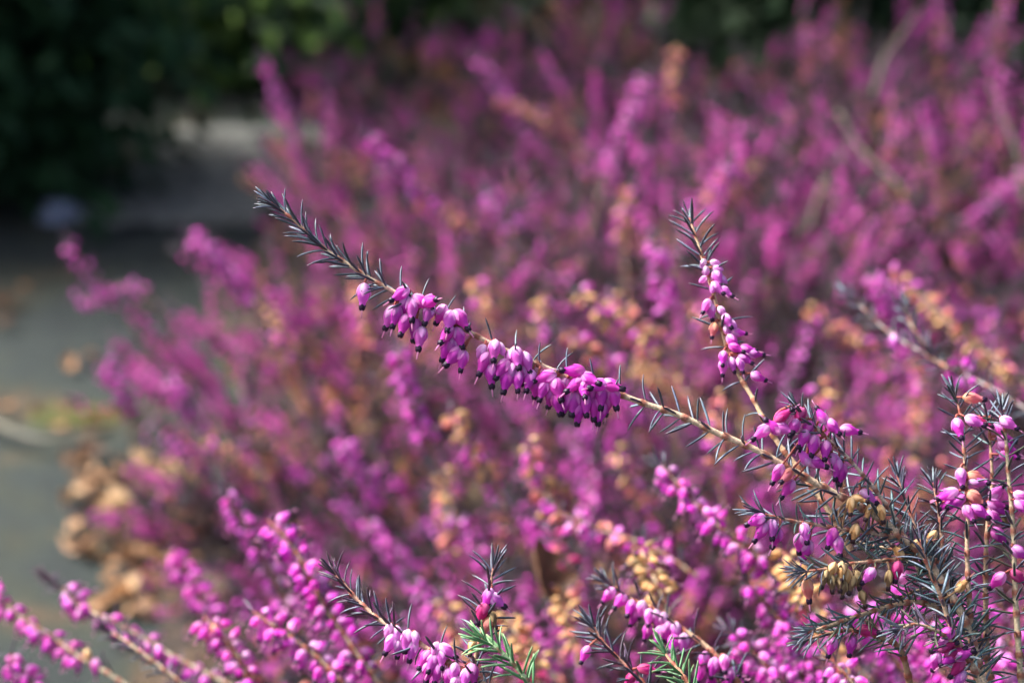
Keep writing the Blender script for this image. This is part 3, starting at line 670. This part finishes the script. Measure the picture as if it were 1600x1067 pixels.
# ------------------------------------------------------------------ the bushes: whole sprigs, modelled once per kind
def make_proto(kind, seed):
    """a whole sprig: main stem and two side shoots, each with whorled needles and its own flower spike"""
    global rng
    keep = rng; rng = np.random.default_rng(seed)
    Ln = .40
    sway = rng.uniform(-.03, .03, 2)
    pts = [(0, 0, 0), (sway[0] * .3, sway[1] * .3, .12), (sway[0], sway[1], .26), (sway[0] * 1.5 + rng.uniform(-.03, .03), sway[1] * 1.4 + rng.uniform(-.02, .02), Ln)]
    P0, l0 = spline(pts, 30); P0 = P0[::-1]
    axes = [(P0, l0, 1.0)]
    for k in range(4):
        p, t = stem_at(P0, (.20, .30, .40, .55)[k] + rng.uniform(-.04, .05)); F = frame(t, (1, 0, 0)); phi = k * 2.4 + rng.uniform(0, 1.4)
        nn = math.cos(phi) * F[:, 0] + math.sin(phi) * F[:, 1]; q = rng.uniform(.06, .12)
        Ps, ls = spline([p, p + t * q * .26 + nn * q * .34, p + t * q * .56 + nn * q * .6, p + t * q * .9 + nn * q * .74], 16)
        axes.append((Ps[::-1], ls, .55))
    sb, fb, bb = MB(), MB(), MB()
    pal = ('dusk', 'dusk', 'dusk_plum')
    for (P, length, w_) in axes:
        main = w_ == 1.0
        u = np.linspace(0, 1, len(P))
        r1 = .0014 if main else .0005
        sb.add(*tube(P, .0005 + r1 * u, 5, np.where(u[:, None] < .45, np.array((.26, .16, .11)), np.array((.10, .07, .05))) * (1 + rng.uniform(-.2, .2, (len(P), 1)))), 0)
        e_ = 1.0 if main else 3.2
        whorls = [(0, .06 * e_, 2.4, 25), (.06 * e_, .40 * e_ * .9, 6.0, 55)] + ([(.4, .8, 8, 65)] if main else [])
        if kind == 'bare': whorls = [(0, .06 * e_, 2.2, 22), (.06 * e_, min(.95, .5 * e_), 4.0, 48)] + ([(.5, .8, 7, 60)] if main else [])
        for a, b_, sp, an in whorls:
            q = a
            while q < b_:
                p, t = stem_at(P, q); F = frame(t, (1, 0, 0)); k = rng.uniform(0, 6)
                for j in range(4):
                    phi = k + j * 1.57; nn = math.cos(phi) * F[:, 0] + math.sin(phi) * F[:, 1]; aa = R(an + rng.normal(0, 9))
                    put_leaf(fb, pal[rng.integers(3)], p + nn * .0006, math.cos(aa) * t + math.sin(aa) * nn, t * math.sin(aa) - nn * math.cos(aa), .009 * rng.uniform(.8, 1.1), low=True)
                q += sp / 1000 / length * rng.uniform(.85, 1.2)
        PNK = ('bell', 'bell_deep', 'bell', 'bell_light'); OLD = ('fading', 'dry', 'fading', 'dry_brown')
        spans = {'magenta': [(.02, .15, 38, PNK), (.16, .27, 20, OLD)],
                 'deep': [(.05, .17, 34, ('bell_deep', 'bell', 'bell_deep')), (.2, .26, 8, OLD)],
                 'long': [(.03, .24, 56, PNK + ('bell',))],
                 'half': [(.02, .09, 20, ('bell', 'bell_deep')), (.09, .24, 36, ('fading', 'fading', 'dry', 'bell'))],
                 'withered': [(.01, .17, 38, ('dry', 'fading', 'dry', 'fading')), (.3, .40, 14, ('dry_brown', 'dry'))],
                 'sparse': [(.04, .2, 20, ('bell', 'fading', 'bell_light'))],
                 'bare': []}[kind]
        for a, b_, cnt, kinds in spans:
            if not main: a, b_, cnt = a * e_, min(.85, b_ * e_ * .8), int(cnt * .36)
            for k in range(cnt):
                q = a + (b_ - a) * (k + rng.random()) / cnt
                p, t = stem_at(P, q); F = frame(t, (1, 0, 0)); phi = k * 2.4 + rng.normal(0, .5)
                nn = math.cos(phi) * F[:, 0] + math.sin(phi) * F[:, 1]
                d = nrm(nn * .8 + DOWN * .45 + t * .15 + rng.normal(0, .2, 3)); s = .0062 * rng.uniform(.8, 1.15)
                body, anth = LOWFL[kinds[rng.integers(len(kinds))]]
                F2 = frame(d, rng.normal(0, 1, 3))
                o_ = p + nn * .0014 + d * .0008
                bb.add(o_ + (body[0] * s) @ F2.T, body[1], body[2], body[3] * rng.uniform(.85, 1.1), 0)
                if anth is not None: bb.add(o_ + (anth[0] * s) @ F2.T, anth[1], anth[2], anth[3], 1)
    rng = keep
    return sb, fb, bb

PROTO = []
for i, (k, s) in enumerate([('magenta', 11), ('magenta', 12), ('long', 13), ('long', 14), ('deep', 15), ('deep', 16), ('half', 17), ('half', 18), ('withered', 19), ('withered', 20), ('sparse', 21), ('bare', 22), ('bare', 23)]):
    sb, fb, bb = make_proto(k, s)
    allm = MB()
    allm.add_mb(*[x for x in sb.arrays()])
    V, Q, T, C, MQ, MT = fb.arrays(); allm.add_mb(V, Q, T, C, MQ + 1, MT + 1)
    if bb.n:
        V, Q, T, C, MQ, MT = bb.arrays(); allm.add_mb(V, Q, T, C, np.where(MQ == 0, 2, 3), np.where(MT == 0, 2, 3))
    PROTO.append(dict(kind=k, arrays=allm.arrays(),
                      stem=sb.mesh('stem', M_STEM), foliage=fb.mesh('foliage', M_LEAF),
                      blossom=bb.mesh('blossom', [M_PETAL, M_DARK]) if bb.n else None))
BYKIND = {}
for p in PROTO: BYKIND.setdefault(p['kind'], []).append(p)

spots = []   # (base, direction, scale, kind)
def weighted(w):
    ks = list(w); ps = np.array([w[k] for k in ks], float); return ks[rng.choice(len(ks), p=ps / ps.sum())]
W_MAIN = dict(magenta=5, long=1.8, deep=4, half=2.4, withered=1.6, sparse=2.4, bare=5)
W_BACK = dict(magenta=4.4, long=1.4, deep=3.4, half=2.4, withered=1.6, sparse=2.4, bare=4)
W_GREY = dict(magenta=.8, long=.3, deep=2, half=.6, withered=.7, sparse=1.8, bare=7)
W_MID = dict(magenta=3.6, long=1.2, deep=3.4, half=2.6, withered=2, sparse=2.6, bare=6)
W_FRONT = dict(magenta=4, long=2.5, deep=2, half=2.2, withered=1.8, sparse=1.5, bare=2.2)

def mound(cx, cy, rx, ry, n, h, lean, w, tilt=42, bias=(0, 0), hj=.2):
    """one heath bush: sprigs fanning out from its middle"""
    subs = []
    while len(subs) < max(8, n // 11):
        a = rng.uniform(-1, 1, 2)
        if a @ a < 1: subs.append((a, rng.normal(0, .42, 2), weighted(w), rng.uniform(.86, 1.12)))
    for k in range(n):
        sa, sl, sk, sh = subs[rng.integers(len(subs))]
        a = sa + rng.normal(0, .11, 2)
        x, y = cx + a[0] * rx, cy + a[1] * ry
        rr = math.sqrt(a @ a)
        tl = R(tilt) * min(rr, 1.1) ** .8
        az = math.atan2(a[1], a[0])
        d = np.array((math.sin(tl) * math.cos(az), math.sin(tl) * math.sin(az), math.cos(tl)))
        d = nrm(d + np.array((bias[0] + sl[0], bias[1] + sl[1], 0)) + rng.normal(0, .24, 3) * (1, 1, .3))
        # the foot is pulled in towards the middle of the bush so that the fan spreads from it
        fx, fy = x - d[0] * .10, y - d[1] * .10
        s = h / .40 * sh * (1 - .12 * rr) * rng.uniform(1 - hj, 1 + hj)
        spots.append((np.array((fx, fy, -.01)), d, s, sk if rng.random() < .55 else weighted(w)))

# long bush beside the path, middle bush, back bushes, right hand bushes, front clump
mound(.06, 1.62, .28, .40, 230, .31, 0, W_MAIN, 46, (-.10, -.03))
mound(-.10, 1.60, .11, .20, 80, .28, 0, W_MAIN, 40, (-.12, -.05))
mound(-.07, 1.48, .14, .14, 80, .22, 0, W_MAIN, 40, (-.14, -.05))
mound(.15, 2.12, .34, .32, 190, .258, 0, W_BACK, 48, (-.08, 0))
mound(-.04, 2.42, .20, .22, 85, .25, 0, W_BACK, 46, (-.10, 0))
mound(.40, 1.74, .32, .40, 165, .33, 0, W_MID, 46, (-.02, -.05))
mound(.24, 2.20, .22, .30, 85, .34, 0, W_BACK, 42, (.12, 0))
mound(.76, 1.98, .34, .46, 90, .28, 0, W_GREY, 46, (.15, 0))
mound(.74, 1.40, .36, .34, 125, .33, 0, W_MID, 44, (.02, -.05))
mound(.28, 1.24, .34, .24, 175, .30, 0, W_MAIN, 44, (-.10, -.05))
mound(.20, 1.02, .32, .17, 150, .30, 0, W_FRONT, 38, (-.16, -.05))
mound(.55, 1.02, .24, .2, 70, .34, 0, W_FRONT, 36, (-.12, -.05))

def spot_matrix(sp):
    base, d, s, kind = sp
    F = frame(d, rng.normal(0, 1, 3)) * s
    return F, base

items = []
for sp in spots:
    F, base = spot_matrix(sp)
    tip = base + sp[1] * sp[2] * .38
    px, py, dd = project(tip)
    if dd < .84 and -50 < px < 1650 and -50 < py < 1100: continue      # keep clear of the lens and of the sharp sprigs
    if dd < .98 and py < 680: continue
    if px < 190 and py > 560: continue                                  # the pavement stays clear
    inside = -60 < px < 1660 and -60 < py < 1120
    items.append((0 if inside else 1, dd, F, base, sp, px, py, dd))
items.sort(key=lambda t: (t[0], t[1]))
CAP = 298 - N_HERO
KINDTXT = {'magenta': 'magenta flowered', 'long': 'long magenta flowered', 'deep': 'short spiked deep magenta', 'half': 'pink heath fading to orange', 'withered': 'tan withered', 'sparse': 'sparsely flowered pink', 'bare': 'flowerless dark needled'}
def region(px, py, dd, x):
    if dd < 1.13: return 'in the near clump under the sharp sprigs'
    if x < .10: return 'in the bush spilling over the path edge'
    return 'in the bush rising behind the arching sprig'
thick = MB(); n_ind = 0
for pri, _, F, base, sp, px, py, dd in items:
    kp = BYKIND[sp[3]]; pr = kp[rng.integers(len(kp))]
    if pri == 0 and n_ind < CAP:
        n_ind += 1
        e = bpy.data.objects.new('heath_sprig', None); COL.objects.link(e); e.empty_display_size = .01
        e.matrix_world = Matrix(np.vstack([np.hstack([F, base[:, None]]), [[0, 0, 0, 1]]]).tolist())
        rg = region(px, py, dd, base[0])
        kt = KINDTXT[sp[3]]
        txt = f'blurred {kt} sprig {rg}' if 'heath' in kt else f'blurred {kt} heath sprig {rg}'
        tag(e, txt, 'heath sprig', f'{kt} sprigs {rg}')
        for nm in ('stem', 'foliage', 'blossom'):
            if pr[nm] is not None: obj(nm, pr[nm], e)
    else:
        V, Q, T, C, MQ, MT = pr['arrays']
        thick.add_mb(base + V @ F.T, Q, T, C * rng.uniform(.85, 1.12), MQ, MT)
th = obj('heath_thicket', thick.mesh('heath_thicket', [M_STEM, M_LEAF, M_PETAL, M_DARK]))
tag(th, 'far heath sprigs massed into pink, orange and grey bushes', 'heath thicket', kind='stuff')

# ------------------------------------------------------------------ ground
def sheet(name, x0, x1, y0, y1, z, mat, nx=2, ny=2, bump=0.0, edge=None):
    xs = np.linspace(x0, x1, nx); ys = np.linspace(y0, y1, ny)
    X, Y = np.meshgrid(xs, ys)
    Z = np.full(X.shape, z) + (rng.normal(0, 1, X.shape) * bump if bump else 0)
    if edge is not None: X = X + edge(Y, X)
    i = np.arange(ny - 1)[:, None] * nx; j = np.arange(nx - 1)[None]
    Q = np.stack([i + j, i + j + 1, i + nx + j + 1, i + nx + j], -1).reshape(-1, 4)
    b = MB(); b.add(np.stack([X, Y, Z], -1).reshape(-1, 3), Q, None, np.tile((.5, .5, .5), (X.size, 1)))
    o = obj(name, b.mesh(name, mat)); tag(o, kind='structure'); return o
sheet('ground', -120, 120, -120, 160, -.012, M_EARTH)
sheet('path', -1.5, -.16, .3, 3.7, -.004, M_PATH, 24, 60, .0008, lambda y, x: .04 * np.sin(y * 3.1) + .02 * np.sin(y * 9))
sheet('soil', -.28, 1.9, .3, 3.4, .004, M_SOIL, 60, 60, .004, lambda y, x: np.where(x < -.2, .03 * np.sin(y * 4.3 + 1) + .02 * np.sin(y * 11), 0))

M_PATH_LIGHT = ground_mat('path_painted_light', [(.3, (.10, .105, .095)), (.6, (.16, .165, .15)), (.75, (.20, .185, .15))], 9, fine=120)  # path surface in a paler colour, standing in for light where shade falls
sheet('pavement', -.49, -.27, 2.46, 2.92, .002, M_PATH_LIGHT, 20, 20, .002, lambda y, x: .03 * np.sin(y * 7))  # far stretch of the path, its brightness put into the colour
# moss cushion on the path
def blob(name, c, rx, ry, h, mat, n=18, rough=.15):
    an = np.arange(n) * 2 * math.pi / n; rows = 6; V = []
    for i in range(rows):
        f = i / (rows - 1); rr = math.cos(f * math.pi / 2) ** .8; zz = math.sin(f * math.pi / 2) * h
        w = 1 + rough * np.sin(3 * an + 1) + rough * .6 * rng.normal(0, 1, n)
        V.append(np.stack([rr * rx * w * np.cos(an), rr * ry * w * np.sin(an), zz + 0 * an], 1))
    V = np.concatenate(V); b = MB(); b.add(V, ring_quads(rows, n), None, np.tile((.5, .5, .5), (len(V), 1)))
    return obj(name, b.mesh(name, mat), loc=c)
g = ground_at(125, 645); o = blob('moss', (g[0], g[1], -.006), .055, .03, .010, M_MOSS); tag(o, 'yellow green moss cushion spread over the grey path', 'moss', kind='stuff')
g = ground_at(90, 335); o = blob('stone', (g[0], g[1], -.03), .034, .03, .048, M_STONE, 12, .1); tag(o, 'pale bluish stone at the dark foot of the evergreen shrub', 'stone')

# dead leaves
def leaf_mesh(name, col, curl, bend, lobed):
    nu, nv = 9, 14; V = []; C = []
    r_ = np.random.default_rng(int(abs(curl) * 1000 + abs(bend) * 100))
    for i in range(nv):
        v = i / (nv - 1)
        w = .30 * math.sin(math.pi * v ** .85) ** .75 * (1 + (.28 * math.sin(v * 19) if lobed else .05 * math.sin(v * 40)))
        for j in range(nu):
            u = j / (nu - 1) * 2 - 1
            V.append((u * w, v - .5, .55 * curl * u * u * w * 2 + bend * (v - .5) ** 2 * 1.6 + .03 * math.sin(v * 9 + u * 4)))
            vein = .8 if abs(u) < .12 else 1 + .15 * math.sin(v * 45 - abs(u) * 9)
            C.append(np.array(col) * vein * r_.uniform(.85, 1.12))
    i = np.arange(nv - 1)[:, None] * nu; j = np.arange(nu - 1)[None]
    Q = np.stack([i + j, i + j + 1, i + nu + j + 1, i + nu + j], -1).reshape(-1, 4)
    b = MB(); b.add(V, Q, None, C)
    b.add(*tube([(0, -.48, .01 + bend * .35), (.01, -.6, .03 + bend * .4), (.03, -.75, .05 + bend * .5)], [.012, .01, .01], 5, np.array(col) * .7))
    return b.mesh(name, M_DRYLEAF)
M_DRYLEAF = plant_mat('dead_leaf', .6, .3, .15, 90, .25)
LEAVES = [leaf_mesh('dead_leaf', c, cu, be, lo) for c, cu, be, lo in (
    ((.42, .22, .10), .5, .5, True), ((.20, .11, .06), .8, -.4, False), ((.42, .27, .14), .3, .7, True), ((.40, .23, .12), -.5, .6, False), ((.12, .06, .035), .7, .4, True), ((.42, .29, .18), .6, .9, False))]
LEAFTXT = 'small brown dead leaf in the litter at the path edge'
def put_dead(px, py, size, mi, rz=None, tilt=.25, z=.004, label=None, group=None):
    g = ground_at(px, py, z)
    o = obj('dead_leaf', LEAVES[mi], loc=(g[0], g[1], z + size * .12))
    o.scale = (size,) * 3
    o.rotation_euler = (rng.normal(0, tilt), rng.normal(0, tilt), rng.uniform(0, 6.28) if rz is None else rz)
    return tag(o, label or LEAFTXT, 'dead leaf', group if group else (None if label else 'dead leaves along the path edge'))
put_dead(285, 812, .11, 5, R(75), .15, .004, 'large curled tan dead leaf lying under the left edge of the bush')
put_dead(190, 805, .055, 2, R(20), .2, .004, 'pale yellowish dead leaf beside the small green leaf')
gl = leaf_mesh('green_leaf', (.16, .34, .16), .3, .3, False)
g = ground_at(217, 800, .02); o = obj('green_leaf', gl, loc=(g[0], g[1], .03)); o.scale = (.04,) * 3; o.rotation_euler = (.5, .2, 1.2); tag(o, 'small green leaf caught on the curled tan dead leaf', 'leaf')
put_dead(255, 838, .08, 4, R(110), .3, .004, 'dark brown dead leaf half under the large curled tan leaf')
put_dead(10, 480, .035, 4, None, .2, 0, 'lone orange brown dead leaf on the path in the shade of the shrub')
for k in range(170):
    py = rng.uniform(715, 960); px = 95 + rng.uniform(0, 1) ** .7 * 250 + (py - 715) * .1
    if py > 880 and px < 150: continue
    put_dead(px, py, rng.uniform(.012, .032), (0, 0, 2, 3, 3, 1, 4, 1)[rng.integers(8)], tilt=.1, z=.001)
for k in range(12):
    put_dead(rng.uniform(-10, 260), rng.uniform(440, 700), rng.uniform(.012, .026), (1, 4, 0)[rng.integers(3)], z=0, label='small dead leaf scattered on the shaded grey path', group='dead leaves scattered on the path')
for px, py, d, s, mi, lab in ((845, 905, .98, .036, 4, 'dark brown dead leaf caught in the bush above the green shoot'),):
    p = at(px, py, d); o = obj('dead_leaf', LEAVES[mi], loc=p); o.scale = (s,) * 3; o.rotation_euler = (.9, .3, rng.uniform(0, 6)); tag(o, lab, 'dead leaf')

# dry grass blade on the path
a, b_, c = ground_at(-30, 672), ground_at(60, 705), ground_at(205, 692)
Pb, _ = spline([a + (0, 0, .012), b_ + (0, 0, .012), (b_ + c) / 2 + (0, -.004, .014), c + (0, 0, .02)], 30)
mb = MB(); mb.add(*tube(Pb, .0035 * np.linspace(1, .5, 30), 6, np.array((.20, .19, .145))))
o = obj('grass_blade', mb.mesh('grass_blade', M_DRY)); tag(o, 'long dry straw coloured grass blade lying across the path', 'grass blade')

# pale bare twigs in the back bush
for lab, pts, dd, r in (
    ('thick pale bare twig slanting down right in the back bush', [(1310, 175), (1345, 235), (1390, 275), (1440, 330)], (1.75, 1.7), .004),
    ('pale bare twig slanting up right beside the thick one', [(1335, 205), (1310, 255), (1280, 300), (1265, 360)], (1.72, 1.7), .0032),
    ('thin greenish bare twig high in the back bush', [(1440, 10), (1405, 60), (1380, 95), (1365, 150)], (1.9, 1.85), .0032),
    ('long grey bare twig curving down at the right of the back bush', [(1545, 130), (1570, 190), (1590, 240), (1600, 320)], (1.7, 1.65), .0026),
    ('brown bare stem leaning left at the foot of the bush over the path', [(268, 610), (290, 650), (315, 700), (345, 745), (370, 800)], (1.42, 1.42), .0035)):
    n = len(pts); P, ln = spline([at(x, y, dd[0] + (dd[1] - dd[0]) * i / (n - 1)) for i, (x, y) in enumerate(pts)], 24)
    mb = MB(); mb.add(*tube(P, np.linspace(r * .3, r * .5, 24) * (1 + rng.normal(0, .06, 24)), 7, np.array((.17, .15, .11)) * (1 + rng.uniform(-.15, .15, (24, 1)))))
    o = obj('bare_twig', mb.mesh('bare_twig', M_STEM)); tag(o, lab, 'bare twig')

# ------------------------------------------------------------------ evergreen shrubs and trees behind
def shrub(name, label, cat, c, rx, ry, z0, z1, n, leaf, col, col2, seed, trunk_r=.03, clumps=40):
    r_ = np.random.default_rng(seed)
    e = bpy.data.objects.new(name, None); COL.objects.link(e); e.location = (c[0], c[1], 0); tag(e, label, cat)
    tb = MB()
    h = z1
    tb.add(*tube(np.array([(0, 0, -.03), (.02, .01, h * .3), (-.02, .03, h * .6), (.02, 0, h * .85)]), np.array([1.2, 1, .6, .25]) * trunk_r, 8, np.array((.09, .065, .045))))
    for k in range(14):
        az = r_.uniform(0, 6.28); zz = r_.uniform(.08, .7) * h; q = r_.uniform(.5, .85)
        en = np.array((math.cos(az) * rx * q, math.sin(az) * ry * q, min(z1 * .95, zz + r_.uniform(.1, .35) * h)))
        tb.add(*tube(np.array([(0, 0, zz), en * (.5, .5, .5) + (0, 0, zz * .55), en]), np.array([.5, .3, .1]) * trunk_r, 6, np.array((.09, .065, .045))))
    obj('trunk', tb.mesh('trunk', M_BARK), e)
    # clumps of leaves through the crown
    cc = []
    while len(cc) < clumps:
        a = r_.uniform(-1, 1, 3)
        if a[0] ** 2 + a[1] ** 2 > 1 or a[0] ** 2 + a[1] ** 2 + max(0, a[2]) ** 4 > 1.15: continue
        cc.append((a[0] * rx, a[1] * ry, (z0 + z1) / 2 + a[2] * (z1 - z0) / 2))
    cc = np.array(cc); size = r_.uniform(.14, .32, clumps) * .45
    lo = r_.random(clumps) < .55                         # boughs are densest near the ground
    cc[lo, 2] = z0 + r_.uniform(0, .55, lo.sum())
    tint = r_.random(clumps)
    idx = r_.integers(0, clumps, n)
    pos = cc[idx] + r_.normal(0, 1, (n, 3)) * size[idx][:, None] * .62
    ok = pos[:, 2] > .02; pos, idx = pos[ok], idx[ok]; n = len(pos)
    tmpl = np.array([(0, 0, 0), (.28, .4, .06), (0, .5, -.02), (-.28, .4, .06), (0, 1, 0)], float)
    faces = np.array([(0, 1, 2), (0, 2, 3), (1, 4, 2), (2, 4, 3)])
    d = r_.normal(0, 1, (n, 3)) + nrm((0, 0, -.3)) + pos / np.array((rx, ry, z1)) * .8
    d /= np.linalg.norm(d, axis=1)[:, None]
    x = np.cross(d, r_.normal(0, 1, (n, 3))); x /= np.linalg.norm(x, axis=1)[:, None]
    z = np.cross(x, d)
    s = leaf * r_.uniform(.6, 1.25, n)
    V = pos[:, None] + s[:, None, None] * (tmpl[None, :, :1] * x[:, None] + tmpl[None, :, 1:2] * d[:, None] + tmpl[None, :, 2:] * z[:, None])
    f = tint[idx][:, None] * .7 + r_.random((n, 1)) * .3
    C = (np.array(col) * (1 - f) + np.array(col2) * f)[:, None].repeat(5, 1).reshape(-1, 3)
    T = (np.arange(n)[:, None, None] * 5 + faces[None]).reshape(-1, 3)
    b = MB(); b.add(V.reshape(-1, 3), None, T, C)
    obj('crown', b.mesh('crown', M_SHRUB, smooth=False), e)
    return e
DK, DK2 = (.012, .034, .014), (.032, .095, .034)
shrub('evergreen_shrub', 'very dark dense evergreen shrub shading the far end of the path', 'shrub', (-.93, 2.66), .43, .24, .0, 2.9, 28000, .042, DK, DK2, 1, clumps=290)
shrub('leafy_shrub', 'low yellow green leafy shrub behind the pale end of the path', 'shrub', (-.40, 3.42), .36, .36, .0, .42, 9000, .038, (.05, .11, .03), (.17, .28, .06), 2, clumps=110)
shrub('leafy_shrub', 'low dull green shrub behind the top of the middle heath bush', 'shrub', (.06, 3.25), .44, .36, .0, .36, 9000, .036, (.018, .04, .018), (.03, .07, .028), 3, clumps=110)
shrub('evergreen_shrub', 'blackish evergreen shrub at the top right behind the grey needled heath', 'shrub', (.66, 2.98), .42, .42, .0, 1.7, 14000, .042, DK, (.03, .055, .025), 5, clumps=190)

# ------------------------------------------------------------------ light
SUN_EL, SUN_AZ = R(52), R(-73)        # azimuth from +Y towards +X
w = bpy.data.worlds.new('World'); scene.world = w; w.use_nodes = True
nt = w.node_tree; nt.nodes.clear()
wo = nt.nodes.new('ShaderNodeOutputWorld'); bg = nt.nodes.new('ShaderNodeBackground'); sky = nt.nodes.new('ShaderNodeTexSky')
sky.sky_type = 'NISHITA'; sky.sun_disc = False; sky.sun_elevation = SUN_EL; sky.sun_rotation = SUN_AZ
sky.dust_density = 5.0; sky.air_density = 0.6; sky.ozone_density = 0.4
bg.inputs['Strength'].default_value = .105
nt.links.new(sky.outputs[0], bg.inputs[0]); nt.links.new(bg.outputs[0], wo.inputs[0])
sl = bpy.data.lights.new('sun', 'SUN'); sl.energy = 3.6; sl.angle = R(15); sl.color = (1, .97, .94)
so = bpy.data.objects.new('sun', sl); COL.objects.link(so)
sd = Vector((math.sin(SUN_AZ) * math.cos(SUN_EL), math.cos(SUN_AZ) * math.cos(SUN_EL), math.sin(SUN_EL)))
so.rotation_euler = sd.to_track_quat('Z', 'Y').to_euler(); so.location = (0, 0, 5)

scene.view_settings.view_transform = 'Standard'
scene.view_settings.look = 'None'
scene.view_settings.exposure = 1.52
scene.cycles.max_bounces = 4
scene.cycles.adaptive_threshold = .03
scene.cycles.use_denoising = True
